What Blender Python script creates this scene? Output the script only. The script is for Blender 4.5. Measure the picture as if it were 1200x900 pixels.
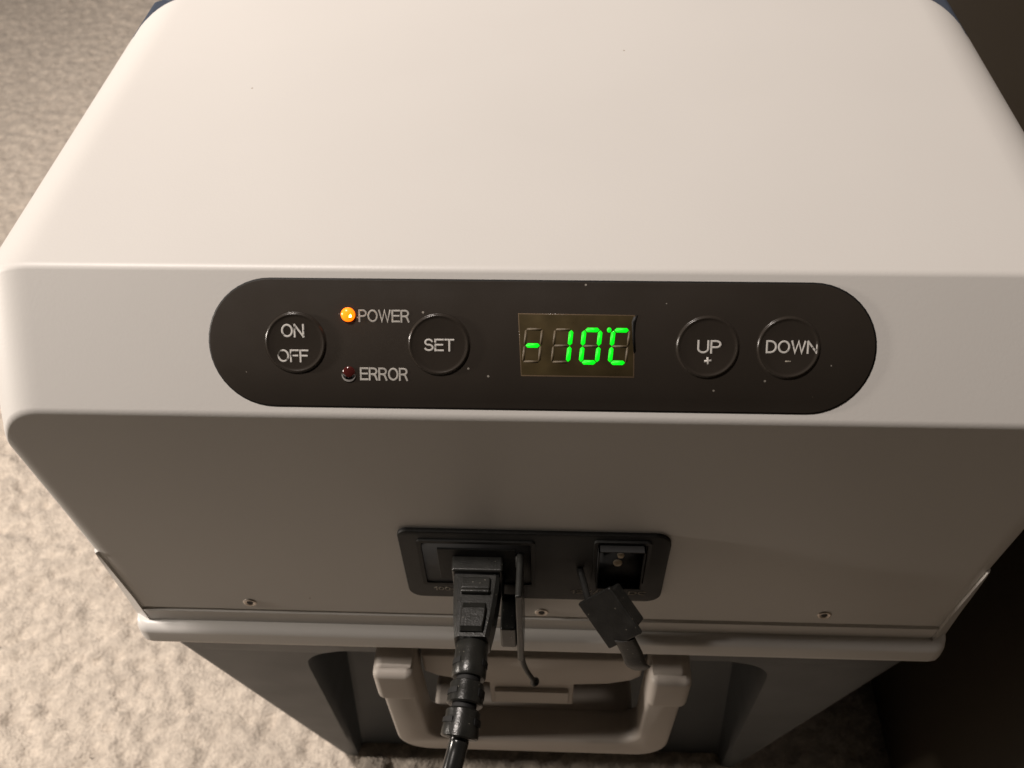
import bpy, bmesh, math, random
import numpy as np
from mathutils import Vector, Matrix

random.seed(7)
rng = np.random.default_rng(11)
for o in list(bpy.data.objects):
    bpy.data.objects.remove(o)
scene = bpy.context.scene
C = scene.collection
# ------------------------------------------------------------------ camera
FH = 0.72                                    # height of the camera above the carpet
f_px, pitch, yaw, roll, cam_x = 1091.1, 0.8363, 0.0646, 0.0340, 0.0067
S_, C_ = math.sin, math.cos
Fv = Vector((-S_(yaw) * C_(pitch), C_(yaw) * C_(pitch), -S_(pitch)))
Rv = Vector((C_(yaw), S_(yaw), 0))
Uv = Rv.cross(Fv)
R2 = Rv * C_(roll) - Uv * S_(roll)
U2 = Uv * C_(roll) + Rv * S_(roll)
cam_data = bpy.data.cameras.new('camera')
cam = bpy.data.objects.new('camera', cam_data)
C.objects.link(cam)
M = Matrix((R2, U2, -Fv)).transposed().to_4x4()
M.translation = Vector((cam_x, 0, FH))
cam.matrix_world = M
cam_data.sensor_width = 36
cam_data.lens = f_px / 1200 * 36
cam_data.clip_start = 0.01
cam_data.clip_end = 60
cam_data.dof.use_dof = True
cam_data.dof.focus_distance = 0.325
cam_data.dof.aperture_fstop = 20
scene.camera = cam
scene.render.resolution_x, scene.render.resolution_y = 1024, 768
# ------------------------------------------------------------------ world and lamps
world = bpy.data.worlds.new('World')
scene.world = world
world.use_nodes = True
bg = world.node_tree.nodes['Background']
bg.inputs[0].default_value = (1.0, 0.86, 0.68, 1)
bg.inputs[1].default_value = 0.003
scene.view_settings.view_transform = 'Standard'
scene.view_settings.look = 'None'
scene.view_settings.exposure = 0
scene.view_settings.gamma = 1


def area(name, loc, target, size, power, col):
    d = bpy.data.lights.new(name, 'AREA')
    d.shape = 'DISK'
    d.size = size
    d.energy = power
    d.color = col
    o = bpy.data.objects.new(name, d)
    o.location = loc
    o.rotation_euler = (Vector(target) - Vector(loc)).to_track_quat('-Z', 'Y').to_euler()
    C.objects.link(o)
    return o


lamp = area('ceiling_lamp', (-0.70, 0.29, 2.15), (-0.26, 0.95, 0.2), 0.17, 13.0, (1.0, 0.90, 0.825))
lamp.data.spread = math.radians(94)          # beam shaped narrow so the floor in front of the cooler stays dim
area('front_fill', (-1.1, -1.5, 1.5), (0, 0.2, 0.4), 0.06, 0.12, (1.0, 0.86, 0.68))  # added weak fill for small highlights on the front, no known lamp there
area('side_lamp', (-1.00, 0.165, 0.62), (-0.15, 0.165, 0.36), 0.07, 6.0, (1.0, 0.90, 0.80))


# ------------------------------------------------------------------ materials
def mat(name, col, rough=0.5, metal=0.0, bump=None, spec=0.5, coat=0.0, emit=None, mottled=None, specks=None, trans=0):
    m = bpy.data.materials.new(name)
    m.use_nodes = True
    nt = m.node_tree
    N, L = nt.nodes, nt.links
    b = N['Principled BSDF']
    b.inputs['Base Color'].default_value = (*col, 1)
    b.inputs['Roughness'].default_value = rough
    b.inputs['Metallic'].default_value = metal
    b.inputs['Specular IOR Level'].default_value = spec
    b.inputs['Coat Weight'].default_value = coat
    b.inputs['Coat Roughness'].default_value = 0.15
    if trans:
        b.inputs['Transmission Weight'].default_value = trans
    if emit:
        b.inputs['Emission Color'].default_value = (*emit[0], 1)
        b.inputs['Emission Strength'].default_value = emit[1]
    tc = N.new('ShaderNodeTexCoord')
    out = None
    if mottled:                                   # (scale, amount): faint uneven tone, handled plastic
        n = N.new('ShaderNodeTexNoise')
        n.inputs['Scale'].default_value = mottled[0]
        n.inputs['Detail'].default_value = 5
        L.new(tc.outputs['Object'], n.inputs['Vector'])
        mr = N.new('ShaderNodeMapRange')
        mr.inputs[1].default_value = 0.3
        mr.inputs[2].default_value = 0.7
        mr.inputs[3].default_value = 1 - mottled[1]
        mr.inputs[4].default_value = 1 + mottled[1]
        L.new(n.outputs['Fac'], mr.inputs[0])
        mx = N.new('ShaderNodeVectorMath')
        mx.operation = 'SCALE'
        mx.inputs[0].default_value = col
        L.new(mr.outputs[0], mx.inputs['Scale'])
        out = mx.outputs[0]
        rr = N.new('ShaderNodeMapRange')
        rr.inputs[3].default_value = rough - 0.07
        rr.inputs[4].default_value = rough + 0.07
        n2 = N.new('ShaderNodeTexNoise')
        n2.inputs['Scale'].default_value = mottled[0] * 2.3
        n2.inputs['Detail'].default_value = 6
        L.new(tc.outputs['Object'], n2.inputs['Vector'])
        L.new(n2.outputs['Fac'], rr.inputs[0])
        L.new(rr.outputs[0], b.inputs['Roughness'])
    if specks:                                    # (scale, radius, colour, keep): specks of dust
        v = N.new('ShaderNodeTexVoronoi')
        v.inputs['Scale'].default_value = specks[0]
        L.new(tc.outputs['Object'], v.inputs['Vector'])
        lt = N.new('ShaderNodeMath')
        lt.operation = 'LESS_THAN'
        lt.inputs[1].default_value = specks[1]
        L.new(v.outputs['Distance'], lt.inputs[0])
        sp = N.new('ShaderNodeSeparateColor')
        L.new(v.outputs['Color'], sp.inputs[0])
        l2 = N.new('ShaderNodeMath')
        l2.operation = 'LESS_THAN'
        l2.inputs[1].default_value = specks[3]
        L.new(sp.outputs[0], l2.inputs[0])
        mu = N.new('ShaderNodeMath')
        mu.operation = 'MULTIPLY'
        L.new(lt.outputs[0], mu.inputs[0])
        L.new(l2.outputs[0], mu.inputs[1])
        mc = N.new('ShaderNodeMix')
        mc.data_type = 'RGBA'
        L.new(mu.outputs[0], mc.inputs[0])
        if out:
            L.new(out, mc.inputs[6])
        else:
            mc.inputs[6].default_value = (*col, 1)
        mc.inputs[7].default_value = (*specks[2], 1)
        out = mc.outputs[2]
    if out:
        L.new(out, b.inputs['Base Color'])
    if bump:                                      # (scale, strength, distance)
        n = N.new('ShaderNodeTexNoise')
        n.inputs['Scale'].default_value = bump[0]
        n.inputs['Detail'].default_value = 3
        L.new(tc.outputs['Object'], n.inputs['Vector'])
        bm_ = N.new('ShaderNodeBump')
        bm_.inputs['Strength'].default_value = bump[1]
        bm_.inputs['Distance'].default_value = bump[2]
        L.new(n.outputs['Fac'], bm_.inputs['Height'])
        L.new(bm_.outputs[0], b.inputs['Normal'])
    return m


MT = {
    'white': mat('white_plastic', (0.76, 0.735, 0.70), 0.42, bump=(1000, 0.13, 0.0002), mottled=(7, 0.022),
                 specks=(60, 0.026, (0.45, 0.39, 0.33), 0.25)),
    'trim': mat('white_trim_plastic', (0.78, 0.755, 0.72), 0.34, mottled=(20, 0.02)),
    'body': mat('dark_grey_plastic', (0.044, 0.050, 0.055), 0.5, bump=(1500, 0.25, 0.0003), mottled=(14, 0.08)),
    'lid': mat('blue_grey_plastic', (0.06, 0.075, 0.105), 0.5, bump=(1200, 0.3, 0.0003), mottled=(14, 0.06)),
    'pocket': mat('pocket_plastic', (0.028, 0.029, 0.030), 0.6, bump=(1500, 0.25, 0.0003), mottled=(14, 0.08)),
    'handle': mat('pale_handle_plastic', (0.53, 0.48, 0.43), 0.5, bump=(1300, 0.2, 0.0003), mottled=(25, 0.05)),
    'panel': mat('panel_film', (0.038, 0.031, 0.025), 0.33, bump=(1800, 0.12, 0.0002), mottled=(30, 0.06),
                 specks=(190, 0.07, (0.34, 0.31, 0.27), 0.32)),
    'button': mat('button_film', (0.038, 0.031, 0.025), 0.24, bump=(1800, 0.10, 0.0002), mottled=(40, 0.06),
                  specks=(260, 0.07, (0.35, 0.32, 0.28), 0.02)),
    'gap': mat('gap_black', (0.006, 0.0055, 0.005), 0.6),
    'silver': mat('silver_print', (0.80, 0.77, 0.72), 0.36, metal=0.15, mottled=(420, 0.3)),
    'silver_crisp': mat('silver_print_crisp', (0.62, 0.59, 0.54), 0.40, metal=0.15, mottled=(300, 0.18)),
    'window': mat('smoked_window', (0.068, 0.050, 0.023), 0.30, mottled=(120, 0.28), coat=0.35),
    'winedge': mat('window_edge', (0.17, 0.12, 0.075), 0.3, coat=0.5),
    'dim': mat('unlit_segment', (0.118, 0.088, 0.050), 0.5, mottled=(300, 0.2)),
    'lit': mat('lit_segment', (0.0, 0.3, 0.0), 0.5, emit=((0.0, 1.0, 0.012), 1.15)),
    'amber': mat('amber_led', (0.9, 0.25, 0.02), 0.25, emit=((1.0, 0.125, 0.002), 2.6)),
    'core': mat('amber_led_core', (1, 0.6, 0.1), 0.3, emit=((1.0, 0.50, 0.04), 90)),
    'redled': mat('dark_red_led', (0.075, 0.014, 0.012), 0.18, coat=0.6),
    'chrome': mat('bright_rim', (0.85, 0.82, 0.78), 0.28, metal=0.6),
    'plate': mat('black_port_plastic', (0.006, 0.006, 0.005), 0.62, bump=(1400, 0.3, 0.0003), mottled=(30, 0.15)),
    'deep': mat('socket_black', (0.004, 0.004, 0.004), 0.7),
    'print': mat('grey_print', (0.42, 0.38, 0.31), 0.6),
    'brass': mat('pin_metal', (1.0, 0.82, 0.60), 0.30, metal=0.1),
    'rubber': mat('black_rubber', (0.016, 0.0155, 0.014), 0.42, bump=(900, 0.4, 0.0003), mottled=(200, 0.25),
                  specks=(900, 0.16, (0.30, 0.27, 0.22), 0.05)),
    'plug': mat('black_plug_pvc', (0.017, 0.017, 0.015), 0.30, bump=(1600, 0.28, 0.0003), mottled=(160, 0.3),
                specks=(1100, 0.16, (0.33, 0.31, 0.26), 0.06)),
    'cable': mat('black_cable_pvc', (0.016, 0.016, 0.015), 0.22, bump=(300, 0.2, 0.0002)),
    'screw': mat('pale_screw_cap', (0.70, 0.62, 0.54), 0.30, metal=0.5),
    'cabinet': mat('dark_brown_veneer', (0.066, 0.052, 0.036), 0.45, mottled=(6, 0.12), bump=(300, 0.1, 0.0003)),
}

# uneven glint of the raised silver painted in: noise drops patches to dark
nt = MT['silver'].node_tree
pb_ = nt.nodes['Principled BSDF']
tcn = nt.nodes.new('ShaderNodeTexCoord')
wn_ = nt.nodes.new('ShaderNodeTexNoise'); wn_.inputs['Scale'].default_value = 520; wn_.inputs['Detail'].default_value = 2
nt.links.new(tcn.outputs['Object'], wn_.inputs['Vector'])
wr = nt.nodes.new('ShaderNodeValToRGB')
wr.color_ramp.elements[0].position = 0.35; wr.color_ramp.elements[0].color = (0.10, 0.09, 0.08, 1)
wr.color_ramp.elements[1].position = 0.43; wr.color_ramp.elements[1].color = (0.84, 0.81, 0.76, 1)
nt.links.new(wn_.outputs['Fac'], wr.inputs[0])
nt.links.new(wr.outputs[0], pb_.inputs['Base Color'])


# ------------------------------------------------------------------ helpers
def link(name, me, m, parent=None, smooth=True, wn=False):
    o = bpy.data.objects.new(name, me)
    C.objects.link(o)
    if m is not None and not me.materials:
        me.materials.append(m)
    if parent:
        o.parent = parent
    if smooth:
        me.shade_smooth()
    if wn:
        md = o.modifiers.new('normals', 'WEIGHTED_NORMAL')
        md.keep_sharp = True
        md.weight = 100
    return o


def tomesh(bm, name='part'):
    bmesh.ops.recalc_face_normals(bm, faces=bm.faces)
    me = bpy.data.meshes.new(name)
    bm.to_mesh(me)
    bm.free()
    return me


def sharp(me, deg=35):
    """smooth shading broken at edges steeper than deg"""
    bm = bmesh.new()
    bm.from_mesh(me)
    for e in bm.edges:
        if len(e.link_faces) == 2 and e.calc_face_angle(0) > math.radians(deg):
            e.smooth = False
    bm.to_mesh(me)
    bm.free()


def empty(name, loc, label, cat, group=None):
    o = bpy.data.objects.new(name, None)
    C.objects.link(o)
    o.location = loc
    o.empty_display_size = 0.02
    o['label'] = label
    o['category'] = cat
    if group:
        o['group'] = group
    return o


def box_bm(x0, x1, y0, y1, z0, z1, bev=0.001, seg=3, bm=None, mtx=None):
    b = bmesh.new()
    bmesh.ops.create_cube(b, size=1)
    for v in b.verts:
        v.co = Vector(((x0 + x1) / 2 + v.co.x * (x1 - x0), (y0 + y1) / 2 + v.co.y * (y1 - y0), (z0 + z1) / 2 + v.co.z * (z1 - z0)))
    if bev:
        bmesh.ops.bevel(b, geom=b.edges[:], offset=bev, segments=seg, profile=0.5, affect='EDGES')
    if mtx is not None:
        bmesh.ops.transform(b, matrix=mtx, verts=b.verts)
    if bm is None:
        return b
    me = bpy.data.meshes.new('t')
    b.to_mesh(me)
    b.free()
    bm.from_mesh(me)
    bpy.data.meshes.remove(me)
    return bm


def prism_bm(pts, d0, d1, bev=0.0, seg=2, mtx=None):
    """2-D polygon pts extruded from depth d0 to d1; default axes (x, z) with depth along y"""
    b = bmesh.new()
    v0 = [b.verts.new((p[0], d0, p[1])) for p in pts]
    v1 = [b.verts.new((p[0], d1, p[1])) for p in pts]
    n = len(pts)
    caps = [b.faces.new(v0), b.faces.new(v1[::-1])]
    for i in range(n):
        b.faces.new((v0[i], v0[(i + 1) % n], v1[(i + 1) % n], v1[i]))
    bmesh.ops.recalc_face_normals(b, faces=b.faces)
    if bev:
        ed = set()
        for c in caps:
            ed.update(c.edges)
        bmesh.ops.bevel(b, geom=list(ed), offset=bev, segments=seg, profile=0.5, affect='EDGES')
    if mtx is not None:
        bmesh.ops.transform(b, matrix=mtx, verts=b.verts)
    return b


def round_poly(pts, radii, seg=5):
    out = []
    n = len(pts)
    for i in range(n):
        p = Vector(pts[i]); a = Vector(pts[i - 1]); c = Vector(pts[(i + 1) % n])
        r = radii[i] if hasattr(radii, '__len__') else radii
        u = (a - p).normalized(); w = (c - p).normalized()
        ang = u.angle(w)
        if r <= 0 or ang > math.pi - 1e-3:
            out += [p.copy() for _ in range(seg + 1)] if hasattr(radii, '__len__') else [p.copy()]
            continue
        t = min(r / math.tan(ang / 2), 0.49 * (a - p).length, 0.49 * (c - p).length)
        rr = t * math.tan(ang / 2)
        cen = p + (u + w).normalized() * (rr / math.sin(ang / 2))
        s = p + u * t - cen
        e = p + w * t - cen
        tot = math.atan2(s.x * e.y - s.y * e.x, s.dot(e))
        for k in range(seg + 1):
            q = tot * k / seg
            out.append(cen + Vector((s.x * math.cos(q) - s.y * math.sin(q), s.x * math.sin(q) + s.y * math.cos(q))))
    return out


def lathe_bm(prof, n=48, bm=None, mtx=None):
    """prof: (radius, height) pairs, axis +z"""
    b = bm or bmesh.new()
    rings = []
    for r, h in prof:
        if r < 1e-7:
            v = Vector((0, 0, h))
            rings.append([b.verts.new(mtx @ v if mtx is not None else v)])
        else:
            rg = []
            for k in range(n):
                a = 2 * math.pi * k / n
                v = Vector((r * math.cos(a), r * math.sin(a), h))
                rg.append(b.verts.new(mtx @ v if mtx is not None else v))
            rings.append(rg)
    for A, B in zip(rings, rings[1:]):
        for k in range(n):
            if len(A) == 1 and len(B) == 1:
                continue
            if len(A) == 1:
                b.faces.new((A[0], B[k], B[(k + 1) % n]))
            elif len(B) == 1:
                b.faces.new((A[k], B[0], A[(k + 1) % n]))
            else:
                b.faces.new((A[k], B[k], B[(k + 1) % n], A[(k + 1) % n]))
    return b


def spline(pts, n):
    P = [Vector(p) for p in pts]
    P = [2 * P[0] - P[1]] + P + [2 * P[-1] - P[-2]]
    out = []
    for i in range(1, len(P) - 2):
        for k in range(n):
            t = k / n
            a, b, c, d = P[i - 1:i + 3]
            out.append(0.5 * ((2 * b) + (c - a) * t + (2 * a - 5 * b + 4 * c - d) * t * t + (3 * b - a - 3 * c + d) * t ** 3))
    out.append(P[-2])
    return out


def tube_bm(path, rad, n=20, bm=None, flat=(1, 1)):
    b = bm or bmesh.new()
    rings = []
    up = Vector((1, 0, 0))
    for i, p in enumerate(path):
        t = (path[min(i + 1, len(path) - 1)] - path[max(i - 1, 0)]).normalized()
        s = (up - t * up.dot(t)).normalized()
        q = t.cross(s)
        r = rad[i] if hasattr(rad, '__len__') else rad
        rings.append([b.verts.new(p + s * math.cos(2 * math.pi * k / n) * r * flat[0] + q * math.sin(2 * math.pi * k / n) * r * flat[1]) for k in range(n)])
    for A, B in zip(rings, rings[1:]):
        for k in range(n):
            b.faces.new((A[k], A[(k + 1) % n], B[(k + 1) % n], B[k]))
    b.faces.new(rings[0][::-1])
    b.faces.new(rings[-1])
    return b


def W(x, y, z):
    """fridge coordinates (z measured from camera height) to world"""
    return Vector((x, y, z + FH))


# ================================================================== SETTING
# carpet: one sheet, fine near the fridge, coarse far away
def axis_pts(lo, hi, step, far_lo, far_hi):
    core = np.arange(lo, hi, step)
    def out(start, end, sgn):
        r = []; s = step; p = start
        while (p - end) * sgn < 0:
            s *= 1.15
            p += sgn * s
            r.append(p)
        return r
    return np.array(out(lo, far_lo, -1)[::-1] + list(core) + out(core[-1], far_hi, 1))


gx = axis_pts(-1.25, 0.32, 0.0034, -6, 6)
gy = axis_pts(0.12, 1.95, 0.0034, -5, 8)
nx, ny = len(gx), len(gy)


def smooth_noise(k):
    a = rng.standard_normal((ny, nx))
    for ax in (0, 1):
        for _ in range(2):
            c = np.cumsum(np.concatenate([np.take(a, range(-k, 0), axis=ax), a, np.take(a, range(0, k), axis=ax)], axis=ax), axis=ax)
            a = np.take(c, range(2 * k, c.shape[ax]), axis=ax) - np.take(c, range(0, c.shape[ax] - 2 * k), axis=ax)
    return a / a.std()


h = 0.0014 * smooth_noise(1) + 0.0006 * smooth_noise(2) + 0.0003 * smooth_noise(7)
X, Y = np.meshgrid(gx, gy)
co = np.stack([X + 0.0008 * rng.standard_normal(X.shape), Y + 0.0008 * rng.standard_normal(X.shape), h - 0.003], -1).reshape(-1, 3)
idx = np.arange(nx * ny).reshape(ny, nx)
quads = np.stack([idx[:-1, :-1], idx[:-1, 1:], idx[1:, 1:], idx[1:, :-1]], -1).reshape(-1)
me = bpy.data.meshes.new('carpet')
me.vertices.add(nx * ny)
me.vertices.foreach_set('co', co.ravel())
nf = len(quads) // 4
me.loops.add(nf * 4)
me.loops.foreach_set('vertex_index', quads.astype(np.int32))
me.polygons.add(nf)
me.polygons.foreach_set('loop_start', (np.arange(nf) * 4).astype(np.int32))
me.update(calc_edges=True)
cm = bpy.data.materials.new('carpet_pile')
cm.use_nodes = True
N, L = cm.node_tree.nodes, cm.node_tree.links
pb = N['Principled BSDF']
pb.inputs['Roughness'].default_value = 0.95
pb.inputs['Specular IOR Level'].default_value = 0.15
pb.inputs['Sheen Weight'].default_value = 0.25
tc = N.new('ShaderNodeTexCoord')
n1 = N.new('ShaderNodeTexNoise'); n1.inputs['Scale'].default_value = 105; n1.inputs['Detail'].default_value = 4; n1.inputs['Distortion'].default_value = 0.5
n2 = N.new('ShaderNodeTexNoise'); n2.inputs['Scale'].default_value = 380; n2.inputs['Detail'].default_value = 3
n3 = N.new('ShaderNodeTexNoise'); n3.inputs['Scale'].default_value = 3; n3.inputs['Detail'].default_value = 2
for n in (n1, n2, n3):
    L.new(tc.outputs['Object'], n.inputs['Vector'])
r1 = N.new('ShaderNodeValToRGB')
r1.color_ramp.elements[0].position = 0.40; r1.color_ramp.elements[0].color = (0.54, 0.475, 0.405, 1)
r1.color_ramp.elements[1].position = 0.63; r1.color_ramp.elements[1].color = (0.68, 0.60, 0.51, 1)
L.new(n1.outputs['Fac'], r1.inputs[0])
mm = N.new('ShaderNodeMath'); mm.operation = 'MULTIPLY_ADD'
mm.inputs[1].default_value = 0.7; mm.inputs[2].default_value = 0.66
L.new(n2.outputs['Fac'], mm.inputs[0])
m3 = N.new('ShaderNodeMath'); m3.operation = 'MULTIPLY_ADD'
m3.inputs[1].default_value = 0.25; m3.inputs[2].default_value = 0.87
L.new(n3.outputs['Fac'], m3.inputs[0])
m4 = N.new('ShaderNodeMath'); m4.operation = 'MULTIPLY'
L.new(mm.outputs[0], m4.inputs[0]); L.new(m3.outputs[0], m4.inputs[1])
vs = N.new('ShaderNodeVectorMath'); vs.operation = 'SCALE'
L.new(r1.outputs[0], vs.inputs[0]); L.new(m4.outputs[0], vs.inputs['Scale'])
L.new(vs.outputs[0], pb.inputs['Base Color'])
bp = N.new('ShaderNodeBump'); bp.inputs['Strength'].default_value = 0.7; bp.inputs['Distance'].default_value = 0.003
L.new(n2.outputs['Fac'], bp.inputs['Height']); L.new(bp.outputs[0], pb.inputs['Normal'])
fl = link('floor', me, cm)
fl['kind'] = 'structure'

# dark cabinet standing along the right side
cab = empty('cabinet', (0.50, 1.0, 0), 'dark brown cabinet side standing on the carpet right of the cooler', 'cabinet')
def cabpart(name, b, m):
    o = link(name, tomesh(b, name), MT[m], cab, wn=True)
    o.location = (-0.50, -1.0, 0)
    return o
cabpart('side_panel', box_bm(0.265, 0.283, -1.2, 1.98, 0.0, 0.66, 0.0015), 'cabinet')
cabpart('carcass', box_bm(0.2835, 0.72, -1.195, 1.975, 0.01, 0.655, 0.0015), 'cabinet')
cabpart('top_board', box_bm(0.262, 0.73, -1.21, 1.99, 0.661, 0.682, 0.002), 'cabinet')

# ================================================================== COOLER
BX, BY = 0.0, 0.50
fr = empty('portable_cooler', (BX, BY, 0), 'white and dark grey portable car cooler with lit digital control panel on carpet', 'portable cooler')
fr_off = Vector((-BX, -BY, 0))


def part(name, b, m, parent=None, wn=False, label=None, sh=None):
    me = b if isinstance(b, bpy.types.Mesh) else tomesh(b, name)
    if sh:
        sharp(me, sh)
    o = link(name, me, MT[m], parent or fr, wn=wn)
    if parent is None:
        o.location = fr_off
    if label:
        o['label'] = label
    return o


def dup(o, parent=None, loc=None):
    c = o.copy()
    C.objects.link(c)
    c.parent = parent or o.parent
    if loc is not None:
        c.location = loc
    return c


YC, ZC, YF, ZF = 0.2259, -0.1956, 0.1961, -0.2350
YB, ZBOT = 0.425, -0.391
HW = 0.180


# ---- housing: lofted cross-sections with rounded sides
def delta(r, e):
    return r - math.sqrt(max(r * r - (r - e) ** 2, 0)) if e < r else 0.0


fn = Vector((-(ZC - ZF), YC - YF)).normalized()          # outward normal of the fascia in (y, z)
if fn.x > 0:
    fn = -fn
fn = Vector((-abs(ZC - ZF), abs(YC - YF))).normalized()


def housing_section(e):
    dt, df, dr, db = delta(0.025, e), delta(0.023, e), delta(0.0065, e), delta(0.042, e)
    lo = YF + delta(0.0022, e)
    top = ZC - dt
    c = fn.dot(Vector((YC, ZC))) - df
    yB = (c - fn.y * top) / fn.x
    front = YF + dr
    zC = (c - fn.x * front) / fn.y
    poly = [(YB - db, top), (yB, top), (front, zC), (lo, -0.3682), (lo + 0.0018, -0.3686),
            (lo + 0.0018, -0.3696), (lo - 0.0006, -0.3700), (lo + 0.0006, ZBOT), (YB - db, ZBOT)]
    return round_poly(poly, [0.010, 0.0034, 0.0048, 0.0003, 0.0002, 0.0002, 0.0004, 0.0006, 0.002], 6)


es = [0.0]
for k in range(1, 16):
    es.append(0.025 * (1 - math.cos(k / 15 * math.pi / 2)))
es += [0.028, 0.032, 0.036, 0.042]
xs = [(-HW + e, e) for e in es] + [(x, 0.05) for x in (-0.09, -0.045, 0.0, 0.045, 0.09)] + [(HW - e, e) for e in es[::-1]]
b = bmesh.new()
loops = []
for x, e in xs:
    lp = []
    for p in housing_section(e):
        k = 0.067 * min(max((p.y + 0.300) / 0.072, 0), 1)
        k -= 0.030 * min(max((-0.312 - p.y) / 0.058, 0), 1)
        lp.append(b.verts.new(W(x * (1 + k), p.x, p.y)))
    loops.append(lp)
n = len(loops[0])
for A, B in zip(loops, loops[1:]):
    for i in range(n):
        b.faces.new((A[i], A[(i + 1) % n], B[(i + 1) % n], B[i]))
b.faces.new(loops[0])
b.faces.new(loops[-1][::-1])
housing = part('housing', b, 'white', wn=True)

# ---- bottom trim: rounded lip in front and raised bands on both sides
def trim_bm():
    b = bmesh.new()
    prof = round_poly([(0.1915, -0.3795), (0.1905, -0.3935), (0.230, -0.3950), (0.230, -0.3795)], [0.0045, 0.004, 0.001, 0.001], 5)
    L0 = []
    for x, ex in ((-0.1800, 0.0045), (-0.1790, 0.0022), (-0.1770, 0.0006), (-0.1740, 0), (-0.06, 0), (0.06, 0), (0.1740, 0), (0.1770, 0.0006), (0.1790, 0.0022), (0.1800, 0.0045)):
        L0.append([b.verts.new(W(x, p.x + ex * (1 if p.x < 0.21 else 0), p.y)) for p in prof])
    n = len(prof)
    for A, B in zip(L0, L0[1:]):
        for i in range(n):
            b.faces.new((A[i], A[(i + 1) % n], B[(i + 1) % n], B[i]))
    b.faces.new(L0[0]); b.faces.new(L0[-1][::-1])
    return b
part('bottom_trim', trim_bm(), 'trim', wn=True)
for s in (-1, 1):                            # chamfered band, running out to nothing at its top
    b = bmesh.new()
    rows = []
    for z, k in ((-0.3940, 1.0), (-0.3800, 0.96), (-0.3600, 0.78), (-0.3400, 0.52), (-0.3270, 0.30), (-0.3235, 0.12)):
        hx = 0.180 * (1 - 0.030 * min(max((-0.312 - z) / 0.058, 0), 1))
        xo = 0.1788 + 0.0030 * k
        rows.append([b.verts.new(W(s * x, y, z)) for x, y in ((0.1600, 0.1985), (hx - 0.0016, 0.1966), (hx - 0.0012, (0.1956 if s > 0 else 0.1962) - 0.0006 * k),
                     (xo - 0.0010, 0.1956 - 0.0006 * k + (xo - hx) * 0.62), (xo, 0.1968 + (xo - hx) * 0.8), (xo, 0.42), (0.1600, 0.42))])
    for A, B in zip(rows, rows[1:]):
        for i in range(7):
            b.faces.new((A[i], A[(i + 1) % 7], B[(i + 1) % 7], B[i]))
    b.faces.new(rows[0]); b.faces.new(rows[-1][::-1])
    part('side_trim', b, 'trim', sh=35)

# ---- rear lid and lower body
part('lid', box_bm(-0.1885, 0.1885, 0.4260, 0.88, -0.36 + FH, -0.2005 + FH, 0.014, 6), 'lid', wn=True)
part('lid_shoulder', box_bm(-0.1855, 0.1855, 0.386, 0.4255, -0.38 + FH, -0.2015 + FH, 0.004, 3), 'lid', wn=True)


def body_bm():
    # front outline: tapering towards the floor, pocket cut out between two pillars
    b = bmesh.new()
    zt, zb = -0.394, -0.7195

    def fy(z): return 0.199 + (zt - z) / (zt - zb) * 0.063
    def hw(z): return 0.1795 - (zt - z) / (zt - zb) * 0.0275
    # pocket outline half width as function of z
    def pw(z):
        t = (-0.452 - z) / (0.268)
        return 0.114 + 0.023 * t
    zs = [zt, -0.41, -0.425] + [-0.427 - 0.0012, -0.4300, -0.433, -0.438, -0.445, -0.455, -0.47] + list(np.linspace(-0.49, zb, 10))
    rows = []
    for z in zs:
        yF = fy(z); H = hw(z)
        if z > -0.426:
            p = pw(-0.4275) - 0.020; dep = 0.0
        else:
            q = min((-0.427 - z) / 0.026, 1)
            p = pw(z) - 0.020 * (1 - math.sqrt(max(1 - (1 - q) ** 2, 0)))
            dep = (0.050 - 0.040 * max((-0.50 - z) / 0.22, 0)) * min((-0.427 - z) / 0.006, 1)
        r = 0.007
        pts = []
        def add(x, y): pts.append((x, y))
        half = []
        half += [(0.0, yF + dep), (p * 0.5, yF + dep), (p - 0.004, yF + dep), (p - 0.0005, yF + dep * 0.93), (p + 0.001, yF + dep * 0.25), (p + 0.0015, yF + dep * 0.08), (p + 0.0035, yF)]
        half += [(H - r, yF)] + [(H - r + r * math.sin(a), yF + r - r * math.cos(a)) for a in (0.4, 0.8, 1.2, math.pi / 2)]
        half += [(H, 0.5), (H, 0.86), (0.0, 0.86)]
        full = [(-x, y) for x, y in half[::-1]] + half[1:-1]
        rows.append([b.verts.new(W(x, y, z)) for x, y in full])
    n = len(rows[0])
    for A, B in zip(rows, rows[1:]):
        for i in range(n):
            b.faces.new((A[i], A[(i + 1) % n], B[(i + 1) % n], B[i]))
    b.faces.new(rows[0]); b.faces.new(rows[-1][::-1])
    return b
part('body', body_bm(), 'body', sh=40)

# ---- carrying handle on the body
hd = [(-0.0745, -0.4060), (0.0715, -0.4060), (0.0690, -0.5040), (-0.0720, -0.5040)]
outer = round_poly(hd, [0.004, 0.004, 0.017, 0.017], 7)
inner = round_poly([(-0.0570, -0.4060), (0.0545, -0.4060), (0.0530, -0.4870), (-0.0555, -0.4870)], [0.0005, 0.0005, 0.010, 0.010], 7)
# U-shaped outline: outer from top left down round to top right, then inner back
oL = [p for p in outer]
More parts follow.
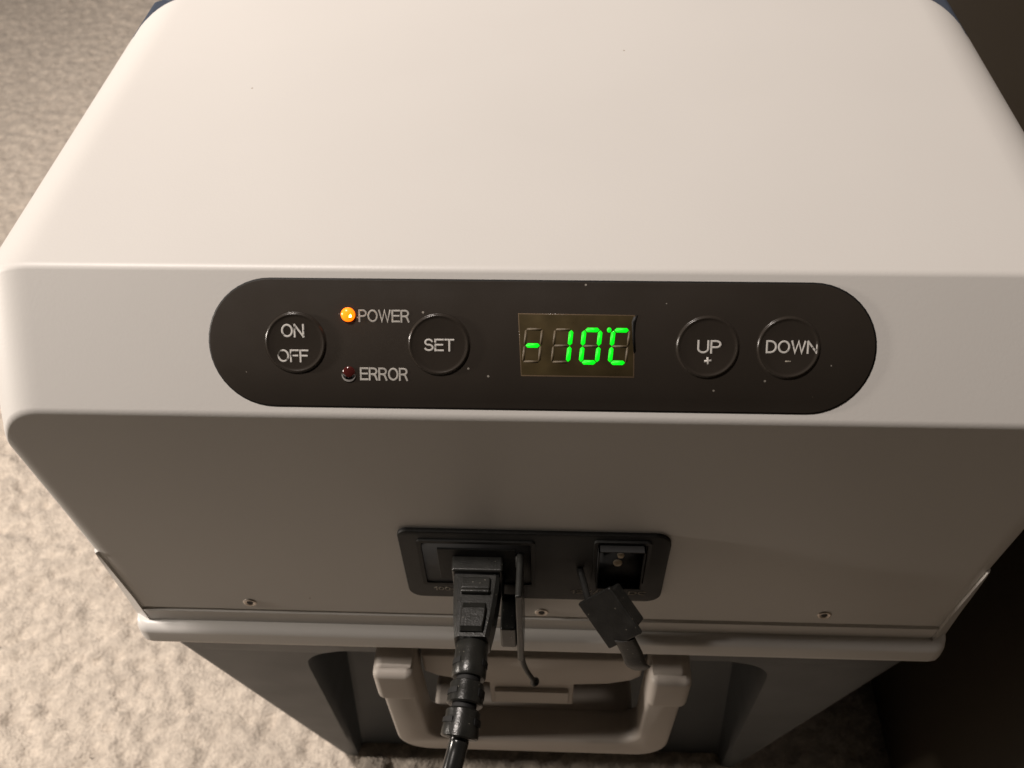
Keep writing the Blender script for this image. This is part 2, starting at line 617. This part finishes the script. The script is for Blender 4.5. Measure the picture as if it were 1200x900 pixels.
# outer order: TL corner, TR corner, BR, BL  (8 points each)
TLo, TRo, BRo, BLo = oL[0:8], oL[8:16], oL[16:24], oL[24:32]
TLi, TRi, BRi, BLi = inner[0:8], inner[8:16], inner[16:24], inner[24:32]
U = [TLi[0]] + TLo[::-1][:0] + [Vector((TLo[-1].x, TLo[-1].y))] + TLo[::-1][1:] + BLo[::-1] + BRo[::-1] + TRo[::-1] + [TRi[-1]] + BRi + BLi
b = prism_bm([(p.x, p.y) for p in U], 0.188, 0.206, 0.0022, 3)
bmesh.ops.translate(b, verts=b.verts, vec=(0, 0, FH))
handle = part('carrying_handle', b, 'handle', sh=50)
b = box_bm(-0.0545, 0.0520, 0.1915, 0.2250, -0.5015 + FH, -0.4885 + FH, 0.003, 4)
part('grip', b, 'handle', handle, wn=True)
for cx, s in ((-0.0655, -1), (0.0630, 1)):           # thicker knuckles where the arms swing
    b = box_bm(cx - 0.0095, cx + 0.0095, 0.1845, 0.214, -0.4340 + FH, -0.4070 + FH, 0.0035, 4)
    part('knuckle', b, 'handle', handle, wn=True)
    b = lathe_bm([(0.0, 0), (0.0035, 0), (0.0035, 0.001), (0, 0.001)], 20)
    b.free()
mount = [(-0.054, -0.4135), (0.0515, -0.4135), (0.0515, -0.4310), (0.047, -0.4360), (0.036, -0.4405), (0.0195, -0.4425), (0.0195, -0.4660),
         (-0.0225, -0.4660), (-0.0225, -0.4425), (-0.036, -0.4405), (-0.048, -0.4360), (-0.054, -0.4310)]
b = prism_bm(mount, 0.1985, 0.232, 0.0015, 2)
bmesh.ops.translate(b, verts=b.verts, vec=(0, 0, FH))
mnt = part('handle_mount', b, 'handle', sh=50)
b = box_bm(-0.0200, 0.0170, 0.1965, 0.1990, -0.4600 + FH, -0.4470 + FH, 0.0006, 2)
part('latch_plate', b, 'handle', mnt, wn=True)

# ---- control panel on the sloping fascia: local frame (x, s down the slope, h outwards)
sl = Vector((0, YF - YC, ZF - ZC)).normalized()
nn = Vector((0, fn.x, fn.y))
FM = Matrix(((1, 0, 0), (0, 0, 0), (0, 0, 0))).to_4x4()
FM = Matrix.Identity(4)
for r in range(3):
    FM[r][0] = (1, 0, 0)[r]
    FM[r][1] = -sl[r]
    FM[r][2] = nn[r]
    FM[r][3] = W(0, YC, ZC)[r]
FL = Matrix.Translation(fr_off) @ FM                   # fascia frame inside the cooler's frame


def fpart(name, b, m, parent=None, label=None, sh=None, wn=False):
    """part given in fascia coordinates, metres: (x, -s, h)"""
    me = b if isinstance(b, bpy.types.Mesh) else tomesh(b, name)
    if sh:
        sharp(me, sh)
    o = link(name, me, MT[m], parent or fr, wn=wn)
    if parent is None:
        o.matrix_local = FL
    if label:
        o['label'] = label
    return o


mmm = 0.001


def flat_prism(pts, h0, h1, bev=0.0):
    """pts in (x, s) millimetres"""
    b = prism_bm([(p[0] * mmm, -p[1] * mmm) for p in pts], h0 * mmm, h1 * mmm, bev * mmm, 2)
    # (x, y=depth, z) -> (x, z, depth)
    for v in b.verts:
        v.co = Vector((v.co.x, v.co.z, v.co.y))
    return b


def capsule(x0, x1, s0, s1, n=24):
    r = (s1 - s0) / 2
    cy = (s0 + s1) / 2
    pts = []
    for k in range(n + 1):
        a = math.pi / 2 + math.pi * k / n
        pts.append((x0 + r + r * math.cos(a), cy - r * math.sin(a)))
    for k in range(n + 1):
        a = -math.pi / 2 + math.pi * k / n
        pts.append((x1 - r + r * math.cos(a), cy - r * math.sin(a)))
    return pts


# raised white bezel seen as a thin gap round the film
fpart('panel_recess', flat_prism(capsule(-106.2, 109.7, 3.6, 46.2), 0.02, 0.14, 0.0), 'gap')
panel = fpart('control_panel', flat_prism(capsule(-105.7, 109.1, 4.1, 45.7), 0.05, 0.55, 0.12), 'panel', sh=35)
PH = 0.55                                           # height of the film's face, mm

# the lettering: text converted to mesh and fitted to the measured box
def arc(cx, cy, rx, ry, a0, a1, n=10):
    return [(cx + rx * math.cos(math.radians(a0 + (a1 - a0) * k / n)), cy + ry * math.sin(math.radians(a0 + (a1 - a0) * k / n))) for k in range(n + 1)]


# plain grotesque capitals drawn as strokes in a box of height 1: (advance width, strokes)
GL = {
    'O': (0.78, [arc(0.39, 0.5, 0.39, 0.5, 0, 360, 28)]),
    'N': (0.68, [[(0, 0), (0, 1)], [(0, 1), (0.68, 0)], [(0.68, 0), (0.68, 1)]]),
    'F': (0.56, [[(0, 0), (0, 1)], [(0, 1), (0.56, 1)], [(0, 0.52), (0.50, 0.52)]]),
    'E': (0.60, [[(0, 0), (0, 1)], [(0, 1), (0.60, 1)], [(0, 0.52), (0.55, 0.52)], [(0, 0), (0.60, 0)]]),
    'T': (0.62, [[(0, 1), (0.62, 1)], [(0.31, 0), (0.31, 1)]]),
    'P': (0.60, [[(0, 0), (0, 1)], [(0, 1)] + arc(0.32, 0.73, 0.28, 0.27, 90, -90, 12) + [(0, 0.46)]]),
    'R': (0.66, [[(0, 0), (0, 1)], [(0, 1)] + arc(0.34, 0.74, 0.28, 0.26, 90, -90, 12) + [(0, 0.48)], [(0.32, 0.48), (0.48, 0.40), (0.56, 0.20), (0.64, 0)]]),
    'D': (0.68, [[(0, 0), (0, 1)], [(0, 1)] + arc(0.26, 0.5, 0.42, 0.5, 90, -90, 16) + [(0, 0)]]),
    'U': (0.66, [[(0, 1)] + arc(0.33, 0.33, 0.33, 0.33, 180, 360, 14) + [(0.66, 1)]]),
    'W': (0.98, [[(0, 1), (0.24, 0), (0.49, 0.98), (0.74, 0), (0.98, 1)]]),
    'V': (0.66, [[(0, 1), (0.33, 0), (0.66, 1)]]),
    'S': (0.62, [arc(0.31, 0.75, 0.28, 0.25, 25, 250, 14) + arc(0.31, 0.26, 0.31, 0.26, 75, -155, 14)]),
    'C': (0.72, [arc(0.38, 0.5, 0.38, 0.5, 40, 320, 22)]),
    '0': (0.54, [arc(0.27, 0.5, 0.27, 0.5, 0, 360, 22)]),
    '1': (0.30, [[(0.02, 0.78), (0.24, 1), (0.24, 0)]]),
    '2': (0.54, [arc(0.27, 0.73, 0.26, 0.27, 165, -35, 12) + [(0.0, 0.0), (0.54, 0.0)]]),
    '4': (0.56, [[(0.42, 0), (0.42, 1), (0, 0.30), (0.56, 0.30)]]),
    '-': (0.30, [[(0, 0.42), (0.30, 0.42)]]),
    '/': (0.34, [[(0, -0.05), (0.34, 1.05)]]),
    '~': (0.50, [[(0, 0.40), (0.12, 0.52), (0.25, 0.46), (0.38, 0.38), (0.50, 0.52)]]),
    ' ': (0.22, []),
}


def text_mesh(txt, x0, x1, s0, s1, h0, h1, stroke=0.145, offset=0):
    """lettering fitted to a box in millimetres, each stroke a bevelled ribbon"""
    gap = 0.21
    tot = sum(GL[c][0] for c in txt) + gap * (len(txt) - 1)
    H = (s1 - s0)
    w = stroke * H / 2
    H2 = H - 2 * w
    sx = (x1 - x0 - 2 * w) / tot
    b = bmesh.new()
    cur = 0
    cnt = 0
    for c in txt:
        adv, strokes = GL[c]
        for st in strokes:
            P = [Vector((x0 + w + (cur + p[0]) * sx, -(s1 - w) + p[1] * H2)) for p in st]
            closed = (P[0] - P[-1]).length < 1e-4 * H
            if closed:
                P = P[:-1]
            else:                                   # square ends
                d = (P[0] - P[1]).normalized(); P[0] = P[0] + d * w
                d = (P[-1] - P[-2]).normalized(); P[-1] = P[-1] + d * w
            n = len(P)
            rows = []
            ht = h1 + 0.006 * (cnt % 5)
            cnt += 1
            for i in range(n):
                a = P[i - 1] if (i > 0 or closed) else P[i]
                e = P[(i + 1) % n] if (i < n - 1 or closed) else P[i]
                d1 = (P[i] - a).normalized() if (P[i] - a).length > 1e-9 else (e - P[i]).normalized()
                d2 = (e - P[i]).normalized() if (e - P[i]).length > 1e-9 else d1
                n1 = Vector((-d1.y, d1.x)); n2 = Vector((-d2.y, d2.x))
                m = (n1 + n2)
                m = m.normalized() if m.length > 1e-6 else n1
                k = min(w / max(m.dot(n1), 0.3), w * 2.2)
                rows.append([b.verts.new((q.x * mmm, q.y * mmm, z * mmm)) for q, z in
                             ((P[i] + m * k, h0 - 0.05), (P[i] + m * k * 0.95, ht - 0.05), (P[i] + m * k * 0.45, ht), (P[i] - m * k * 0.45, ht), (P[i] - m * k * 0.95, ht - 0.05), (P[i] - m * k, h0 - 0.05))])
            rng_ = range(n) if closed else range(n - 1)
            for i in rng_:
                A, B = rows[i], rows[(i + 1) % n]
                for j in range(5):
                    b.faces.new((A[j], A[j + 1], B[j + 1], B[j]))
            if not closed:
                b.faces.new(rows[0][::-1]); b.faces.new(rows[-1])
        cur += adv + gap
    bmesh.ops.recalc_face_normals(b, faces=b.faces)
    me = bpy.data.meshes.new('lettering')
    b.to_mesh(me)
    b.free()
    return me


def lettering(txt, x0, x1, s0, s1, parent, h0, m='silver', offset=0.0):
    me = text_mesh(txt, x0, x1, s0, s1, h0, h0 + 0.13, offset=offset)
    return fpart('lettering', me, m, parent, sh=20)


lettering('POWER', -56.3, -39.6, 13.6, 17.7, panel, PH, 'silver_crisp')
lettering('ERROR', -56.3, -40.4, 32.6, 36.9, panel, PH, 'silver_crisp')

# buttons
R = 9.9
bp_ = [(0, 0.42), (R - 1.6, 0.42), (R - 1.05, 0.44), (R - 0.78, 0.62), (R - 0.5, 0.70), (R - 0.22, 0.60), (R - 0.02, 0.22), (R + 0.12, 0.04), (R + 0.45, 0.02), (R + 0.5, -0.3), (0, -0.3)]
bme = None
texts = {0: [('ON', -81.7, -74.1, 18.5, 22.9), ('OFF', -83.2, -73.0, 26.9, 31.1)],
         1: [('SET', -35.0, -25.2, 22.8, 26.9)],
         2: [('UP', 52.9, 60.5, 22.2, 26.5)],
         3: [('DOWN', 74.6, 91.0, 22.0, 26.2)]}
for i, (cx, cs) in enumerate(((-77.2, 24.7), (-30.2, 24.7), (56.2, 24.5), (81.8, 24.4))):
    if bme is None:
        b = lathe_bm([(r * mmm, (hh + PH) * mmm) for r, hh in bp_], 72)
        bme = tomesh(b, 'button')
        sharp(bme, 50)
    o = link('button', bme, MT['button'], fr)
    o.matrix_local = FL @ Matrix.Translation((cx * mmm, -cs * mmm, 0))
    o['label'] = ['round power button marked on and off', 'round button marked set', 'round button marked up', 'round button marked down'][i]
    for t in texts[i]:
        lo_ = lettering(t[0], t[1] - cx, t[2] - cx, t[3] - cs, t[4] - cs, o, PH + 0.42)
    if i == 2:
        for rot in (0.12, math.pi / 2 + 0.12):
            b = box_bm(-1.15 * mmm, 1.15 * mmm, -0.32 * mmm, 0.32 * mmm, (PH + 0.42) * mmm, (PH + 0.52 + rot * 0.01) * mmm, 0.00005, 1,
                       mtx=Matrix.Translation((0.2 * mmm, -4.4 * mmm, 0)) @ Matrix.Rotation(rot + math.pi / 4 * 0, 4, 'Z'))
            fpart('plus_mark', b, 'silver', o)
    if i == 3:
        b = box_bm(-0.9 * mmm, 0.9 * mmm, -4.55 * mmm, -4.15 * mmm, (PH + 0.42) * mmm, (PH + 0.46) * mmm, 0.00002, 1)
        fpart('minus_mark', b, 'print', o)

# indicator lamps
b = lathe_bm([(2.9 * mmm, PH * mmm), (2.75 * mmm, (PH + 0.25) * mmm), (2.35 * mmm, (PH + 0.15) * mmm), (2.2 * mmm, (PH - 0.3) * mmm)], 32)
dome = [(2.35, PH - 0.3), (2.3, PH + 0.35), (1.95, PH + 0.95), (1.35, PH + 1.35), (0.7, PH + 1.55), (0, PH + 1.6)]
bz = tomesh(b, 'lamp_bezel')
d1 = tomesh(lathe_bm([(r * mmm, hh * mmm) for r, hh in dome], 32), 'lamp_lens')
l1 = link('power_light', d1, MT['amber'], fr)
l1['label'] = 'lit amber power indicator'
l1.matrix_local = FL @ Matrix.Translation((-59.7 * mmm, -15.3 * mmm, 0))
core = lathe_bm([(0, 1.45 * mmm), (0.5 * mmm, 1.35 * mmm), (0.95 * mmm, 0.9 * mmm), (1.1 * mmm, 0.2 * mmm)], 20,
                mtx=Matrix.Translation((0.75 * mmm, -0.25 * mmm, (PH + 0.1) * mmm)))
fpart('lamp_core', core, 'core', l1)
dome2 = [(2.2, PH - 0.3), (2.1, PH + 0.05), (1.7, PH + 0.3), (1.0, PH + 0.45), (0, PH + 0.5)]
d2 = tomesh(lathe_bm([(r * mmm, hh * mmm) for r, hh in dome2], 32), 'lamp_lens')
l2 = link('error_light', d2, MT['redled'], fr)
l2['label'] = 'unlit dark red error indicator'
l2.matrix_local = FL @ Matrix.Translation((-59.9 * mmm, -34.4 * mmm, 0))
# crescent of bright rim showing under the error lamp
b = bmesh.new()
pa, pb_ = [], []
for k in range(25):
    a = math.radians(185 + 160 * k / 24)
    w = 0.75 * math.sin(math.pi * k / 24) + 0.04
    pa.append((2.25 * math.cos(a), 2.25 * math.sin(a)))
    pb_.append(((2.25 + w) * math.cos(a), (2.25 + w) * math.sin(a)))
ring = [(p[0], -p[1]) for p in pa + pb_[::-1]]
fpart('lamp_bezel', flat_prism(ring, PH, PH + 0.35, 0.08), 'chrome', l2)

# display window and its segments
x0d = -2.1
def zx(X): return x0d + (X - 173) * 0.0410
def zs_(Y): return 19.1 + (Y - 233) * 0.0418
frame = [(zx(112), zs_(118)), (zx(1022), zs_(122)), (zx(1032), zs_(610)), (zx(138), zs_(608))]
fpart('display_surround', flat_prism(frame, PH - 0.2, PH + 0.06, 0.03), 'winedge')
win = [(zx(118), zs_(124)), (zx(1012), zs_(128)), (zx(1022), zs_(598)), (zx(143), zs_(598))]
disp = fpart('display', flat_prism(win, PH - 0.1, PH + 0.10, 0.03), 'window')
disp['label'] = 'smoked window showing minus ten degrees in green'
b = flat_prism([(zx(1000), zs_(175)), (zx(1010), zs_(140)), (zx(1045), zs_(120)), (zx(1030), zs_(180)), (zx(1026), zs_(260)), (zx(1036), zs_(400)), (zx(1022), zs_(420)), (zx(1008), zs_(300))], PH, PH + 0.15)
fpart('window_gap', b, 'gap', disp)


def sk(X, Y): return (zx(X + 0.092 * (365 - Y)), zs_(Y))


def hbar(xa, xb, y, t, lit):
    c = t / 2
    return [sk(xa, y), sk(xa + c, y - c), sk(xb - c, y - c), sk(xb, y), sk(xb - c, y + c), sk(xa + c, y + c)]


def vbar(x, ya, yb, t, lit):
    c = t / 2
    return [sk(x, ya), sk(x + c, ya + c), sk(x + c, yb - c), sk(x, yb), sk(x - c, yb - c), sk(x - c, ya + c)]


TOPY, MIDY, BOTY = 240, 366, 493
segs_lit = {0: 'g', 1: 'bc', 2: 'abcdef', 3: 'adef'}
for d in range(4):
    xl = 166 + d * 227.5
    xr = xl + 126
    for sname in 'abcdefg':
        lit = sname in segs_lit[d]
        t = 34 if lit else 19
        g = 3
        if sname in 'adg':
            y = {'a': TOPY, 'g': MIDY, 'd': BOTY}[sname]
            pts = hbar(xl + g + (0 if not lit else 4), xr - g - (0 if not lit else 4), y, t, lit)
        else:
            x = xr if sname in 'bc' else xl
            ya, yb = (TOPY + g, MIDY - g) if sname in 'bf' else (MIDY + g, BOTY - g)
            pts = vbar(x, ya, yb, t, lit)
        o = fpart('segment', flat_prism(pts, PH + 0.10, PH + (0.19 if lit else 0.14), 0.0), 'lit' if lit else 'dim', disp)
        if lit:
            o['label'] = 'lit green display segment'
pts = [(zx(826) + 0.72 * math.cos(a), zs_(239) + 0.80 * math.sin(a)) for a in np.linspace(0, 2 * math.pi, 18, endpoint=False)]
o = fpart('degree_dot', flat_prism(pts, PH + 0.10, PH + 0.19), 'lit', disp)
o['label'] = 'lit green degree sign'

# ---- port plate on the front
def xz(pts, y0, y1, bev=0.0, seg=2):
    b = prism_bm([(p[0] * mmm, p[1] * mmm + FH) for p in pts], y0, y1, bev, seg)
    return b


pl = round_poly([(-52.3, -300.4), (53.2, -300.9), (52.6, -350.2), (-51.9, -350.0)], [4.0, 6.5, 6.5, 6.0], 7)
plate = part('port_plate', xz(pl, YF - 0.0018, YF + 0.001, 0.0007), 'plate', sh=40)
YP = YF - 0.0018


def frame_ring(x0, x1, z0, z1, w, proud, m, nm):
    b = bmesh.new()
    o_ = round_poly([(x0, z1), (x1, z1), (x1, z0), (x0, z0)], [1.5] * 4, 4)
    i_ = round_poly([(x0 + w, z1 - w), (x1 - w, z1 - w), (x1 - w, z0 + w), (x0 + w, z0 + w)], [0.9] * 4, 4)
    n = len(o_)
    def V(p, y): return b.verts.new((p.x * mmm, y, p.y * mmm + FH))
    a0 = [V(p, YP + 0.0002) for p in o_]; a1 = [V(p, YP - proud) for p in o_]
    b1 = [V(p, YP - proud) for p in i_]; b0 = [V(p, YP + 0.0005) for p in i_]
    for A, B in ((a0, a1), (a1, b1), (b1, b0)):
        for k in range(n):
            b.faces.new((A[k], A[(k + 1) % n], B[(k + 1) % n], B[k]))
    return part(nm, b, m, plate, sh=30)


def sub(o):      # children of parts that were built in fridge coordinates need no offset of their own
    o.location = (0, 0, 0)
    return o


sub(frame_ring(-45.0, 1.0, -338.5, -305.5, 1.6, 0.0009, 'plate', 'mains_inlet_rim'))
sub(part('mains_inlet', box_bm(-43.2 * mmm, -0.8 * mmm, YP - 0.00035, YP + 0.0004, FH - 0.3368, FH - 0.3072, 0), 'deep', plate))
sub(part('inlet_step', box_bm(-37.5 * mmm, -6.5 * mmm, YP - 0.0012, YP - 0.0003, FH - 0.3330, FH - 0.3105, 0.0004, 2), 'plate', plate, wn=True))
sub(frame_ring(23.6, 45.6, -335.2, -303.8, 1.4, 0.0011, 'plate', 'direct_current_inlet_rim'))
# deep socket: a dark well standing proud of the plate with open front
b = bmesh.new()
sx0, sx1, sz0, sz1 = 0.0252, 0.0432, FH - 0.3335, FH - 0.3056
for (a0, a1, b0, b1) in ((sx0, sx0 + 0.0006, sz0, sz1), (sx1 - 0.0006, sx1, sz0, sz1), (sx0, sx1, sz0, sz0 + 0.0006), (sx0, sx1, sz1 - 0.0006, sz1)):
    box_bm(a0, a1, YP - 0.004, YP - 0.0004, b0, b1, 0, 1, bm=b)
sub(part('socket_wall', b, 'deep', plate, sh=30))
sub(part('socket_back', box_bm(sx0, sx1, YP - 0.00045, YP + 0.0002, sz0, sz1, 0), 'deep', plate))
for cx, cz, r in ((0.0341, -0.3128, 0.0014), (0.0332, -0.3184, 0.0018)):
    m = Matrix.Translation((cx, YP - 0.0005, FH + cz)) @ Matrix.Rotation(math.pi / 2, 4, 'X')
    b = lathe_bm([(r, 0), (r, 0.0005), (r * 0.85, 0.0010), (r * 0.45, 0.0013), (0, 0.0014)], 20, mtx=m)
    sub(part('contact_pin', b, 'brass', plate))


def front_text(txt, x0, x1, z0, z1):
    me = text_mesh(txt, x0, x1, -z1, -z0, 0, 0.1)
    co = np.zeros(len(me.vertices) * 3)
    me.vertices.foreach_get('co', co)
    co = co.reshape(-1, 3)
    new = np.stack([co[:, 0], YP - 0.00003 - co[:, 2], co[:, 1] + FH], -1)
    me.vertices.foreach_set('co', new.ravel())
    me.update()
    return sub(part('lettering', me, 'print', plate, sh=20))


front_text('100-240V~', -41.0, -19.0, -344.2, -341.6)
front_text('12V/24V DC', 15.5, 46.5, -344.2, -341.6)

# screws along the lower front
scr = None
for x, z in ((-0.1235, -0.3621), (0.1231, -0.3610), (0.0035, -0.3645)):
    if scr is None:
        m = Matrix.Translation((0, 0, 0)) @ Matrix.Rotation(math.pi / 2, 4, 'X')
        sm = tomesh(lathe_bm([(0.0030, 0), (0.0028, 0.0004), (0.0022, 0.00045), (0.0015, 0.0002), (0.0013, 0.00005)], 28, mtx=m), 'screw')
        dm = tomesh(lathe_bm([(0.00135, 0.0001), (0, 0.0001)], 16, mtx=m), 'screw_recess')
        scr = True
    o = link('screw', sm, MT['screw'], fr)
    o.location = W(x, YF, z) + fr_off
    d = link('screw_recess', dm, MT['gap'], o)

# ---- hanging rubber port covers
# (a) cover of the mains inlet, seen edge-on beside the plug
b = bmesh.new()
box_bm(-0.0062, -0.0036, 0.1745, 0.1945, -0.3670 + FH, -0.3130 + FH, 0.0008, 2, bm=b)
c1 = part('port_cover', b, 'plug', wn=True, label='black rubber cover hanging edge-on beside the power plug')
b = box_bm(-0.0128, -0.0063, 0.1750, 0.1912, -0.3560 + FH, -0.3400 + FH, 0.0010, 2)
sub(part('cover_stopper', b, 'plug', c1, wn=True))
path = spline([W(-0.0054, 0.182, -0.362), W(-0.0050, 0.182, -0.375), W(-0.0036, 0.181, -0.386), W(0.0000, 0.180, -0.3965), W(0.0010, 0.180, -0.399)], 6)
rad = [0.0012] * 13 + [0.0011] * 6 + [0.0013, 0.0018, 0.0021, 0.0022, 0.0020, 0.0010]
sub(part('pull_tab', tube_bm(path, rad[:len(path)], 14), 'rubber', c1, sh=60))
path = spline([W(-0.0055, 0.190, -0.3175), W(-0.0057, 0.1925, -0.3165), W(-0.0060, YP - 0.0005, -0.3165)], 5)
sub(part('strap', tube_bm(path, 0.0022, 12, flat=(0.5, 1)), 'rubber', c1, sh=60))
# (b) cover of the direct-current inlet, hanging turned, its stopper behind it
CM = Matrix(((0.670, 0.453, -0.588, 0), (0.013, 0.785, 0.620, 0), (0.742, -0.423, 0.520, 0), (0, 0, 0, 1)))
CM.translation = W(0.0305, 0.1775, -0.3330)
b = box_bm(-0.0088, 0.0088, -0.001, 0.0012, -0.0108, 0.0108, 0.0007, 2, mtx=CM)
c2 = part('port_cover', b, 'rubber', wn=True, label='black rubber cover hanging twisted below the small two-pin inlet')
b = box_bm(-0.0062, 0.0075, 0.0014, 0.0085, -0.0085, 0.0088, 0.0008, 2, mtx=CM)
sub(part('cover_stopper', b, 'rubber', c2, wn=True))
P0 = CM @ Vector((0.000, 0, -0.0100))
path = spline([P0, P0 + Vector((0.0035, -0.001, -0.010)), P0 + Vector((0.0055, -0.002, -0.017)), P0 + Vector((0.0080, -0.001, -0.0225))], 6)
sub(part('pull_tab', tube_bm(path, 0.0042, 14, flat=(1, 0.3)), 'rubber', c2, sh=60))
P1 = CM @ Vector((-0.0040, 0, 0.0098))
path = spline([P1, P1 + Vector((-0.002, 0.006, 0.004)), Vector((P1.x - 0.0035, YP - 0.0002, P1.z + 0.0065))], 6)
sub(part('strap', tube_bm(path, 0.0014, 12, flat=(1, 0.5)), 'rubber', c2, sh=60))

# ================================================================== POWER CORD
pc = empty('power_cord', (-0.0215, 0.165, FH - 0.34), 'black mains plug with ribbed strain relief and cable plugged into the cooler', 'power cord')
pc_off = Vector((0.0215, -0.165, -(FH - 0.34)))


def ppart(name, b, m, parent=None, wn=False, sh=None):
    me = tomesh(b, name)
    if sh:
        sharp(me, sh)
    o = link(name, me, MT[m], parent or pc, wn=wn)
    if parent is None:
        o.location = pc_off
    return o


def section(y, x0, x1, z0, z1, c=0.0015):
    return [(x, y, z) for x, z in ((x0 + c, z1), (x1 - c, z1), (x1, z1 - c), (x1, z0 + c), (x1 - c, z0), (x0 + c, z0), (x0, z0 + c), (x0, z1 - c))]


def loft(sections, bm=None):
    b = bm or bmesh.new()
    L_ = [[b.verts.new(W(*p)) for p in s] for s in sections]
    n = len(L_[0])
    for A, B in zip(L_, L_[1:]):
        for i in range(n):
            b.faces.new((A[i], A[(i + 1) % n], B[(i + 1) % n], B[i]))
    b.faces.new(L_[0]); b.faces.new(L_[-1][::-1])
    return b


plug = ppart('plug', loft([section(0.1860, -0.0305, -0.0125, -0.3350, -0.3172), section(0.1790, -0.0302, -0.0130, -0.3348, -0.3174),
                           section(0.1690, -0.0295, -0.0142, -0.3345, -0.3178), section(0.1610, -0.0286, -0.0156, -0.3335, -0.3188)]), 'plug', wn=False, sh=20)
b = box_bm(-0.0315, -0.0115, 0.1868, YP + 0.0006, -0.3365 + FH, -0.3155 + FH, 0.0010, 3)
ppart('plug_collar', b, 'plug', plug, wn=True)
ppart('plug_neck', box_bm(-0.0300, -0.0130, 0.1855, 0.1872, -0.3350 + FH, -0.3180 + FH, 0), 'deep', plug)
ppart('grip_ridge', box_bm(-0.0272, -0.0160, 0.1795, 0.1845, -0.3180 + FH, -0.3160 + FH, 0.0006, 2), 'plug', plug, wn=True)
ppart('grip_ridge', box_bm(-0.0272, -0.0160, 0.1775, 0.1795, -0.3180 + FH, -0.3153 + FH, 0.0007, 3), 'plug', plug, wn=True)
b = loft([section(0.1740, -0.0262, -0.0172, -0.3200, -0.3172, 0.0004), section(0.1712, -0.0262, -0.0172, -0.3200, -0.3158, 0.0004),
          section(0.1680, -0.0264, -0.0174, -0.3200, -0.3160, 0.0004), section(0.1640, -0.0266, -0.0180, -0.3200, -0.3163, 0.0004),
          section(0.1625, -0.0266, -0.0180, -0.3200, -0.3176, 0.0004)])
ppart('thumb_rest', b, 'plug', plug, sh=20)

# strain relief: sleeves with slots between them
axis = spline([W(-0.0220, 0.1630, -0.3262), W(-0.0226, 0.1480, -0.3262), W(-0.0238, 0.1340, -0.3275), W(-0.0250, 0.1240, -0.3300)], 10)
def at(t):
    f = t * (len(axis) - 1)
    i = min(int(f), len(axis) - 2)
    return axis[i].lerp(axis[i + 1], f - i)
b = bmesh.new()
def sleeve(t0, t1, r0, r1, b):
    pts = [at(t0 + (t1 - t0) * k / 6) for k in range(7)]
    rr = [r0 - 0.0007, r0, r0 * 0.995, (r0 + r1) / 2, r1 * 0.995, r1, r1 - 0.0005]
    pts[1] = pts[0].lerp(pts[1], 0.35)
    pts[5] = pts[6].lerp(pts[5], 0.35)
    tube_bm(pts, rr, 36, bm=b)
sleeve(0.0, 0.34, 0.0062, 0.0064, b)
sr = ppart('strain_relief', b, 'plug', sh=40)
for t0, t1, r0, r1 in ((0.38, 0.565, 0.0063, 0.0066), (0.605, 0.90, 0.0063, 0.0068)):
    b = bmesh.new()
    sleeve(t0, t1, r0, r1, b)
    ppart('sleeve_ring', b, 'plug', sr, sh=40)
b = bmesh.new()
tube_bm([at(0.30 + 0.6 * k / 8) for k in range(9)], 0.0045, 24, bm=b)
ppart('sleeve_core', b, 'deep', sr, sh=40)
# slots moulded in the side of each ring, with raised half-ribs
def patch(t0, t1, a0, a1, r, th, b):
    rows = []
    for i in range(2):
        t = t0 + (t1 - t0) * i
        p = at(t)
        tg = (at(min(t + 0.03, 1)) - at(max(t - 0.03, 0))).normalized()
        s = (Vector((1, 0, 0)) - tg * tg.x).normalized()
        q = s.cross(tg)
        if q.z < 0: q = -q
        rows.append((p, s, q))
    for rad in (r, r + th):
        pass
    V = []
    for (p, s, q) in rows:
        for rad in (r, r + th):
            V.append([b.verts.new(p + s * math.cos(a) * rad + q * math.sin(a) * rad) for a in np.linspace(a0, a1, 8)])
    A0, A1, B0, B1 = V
    for k in range(7):
        for P_, Q_ in ((A0, A1), (A1, B1), (B1, B0), (B0, A0)):
            b.faces.new((P_[k], P_[k + 1], Q_[k + 1], Q_[k]))
    b.faces.new((A0[0], A1[0], B1[0], B0[0])); b.faces.new((A0[-1], B0[-1], B1[-1], A1[-1]))
R_ = math.radians
for t0, t1, a0, a1, r in ((0.20, 0.25, 120, 165, 0.0060), (0.455, 0.50, 115, 170, 0.0062), (0.70, 0.75, 115, 172, 0.0063),
                       (0.20, 0.25, 0, 40, 0.0060), (0.44, 0.50, -10, 42, 0.0062), (0.69, 0.75, -10, 42, 0.0063)):
    b = bmesh.new()
    patch(t0, t1, R_(a0), R_(a1), r, 0.0006, b)
    ppart('relief_slot', b, 'deep', sr, sh=30)

path = spline([at(0.80), at(0.93), at(1.0), W(-0.0290, 0.1080, -0.3370), W(-0.0360, 0.0880, -0.3620), W(-0.0440, 0.0740, -0.4200),
               W(-0.0560, 0.0660, -0.5400), W(-0.0700, 0.0560, -0.6700), W(-0.0950, 0.0100, -0.7120), W(-0.30, -0.25, -0.7130), W(-0.9, -0.5, -0.7130)], 10)
ppart('cable', tube_bm(path, 0.0036, 28), 'cable', sh=60)
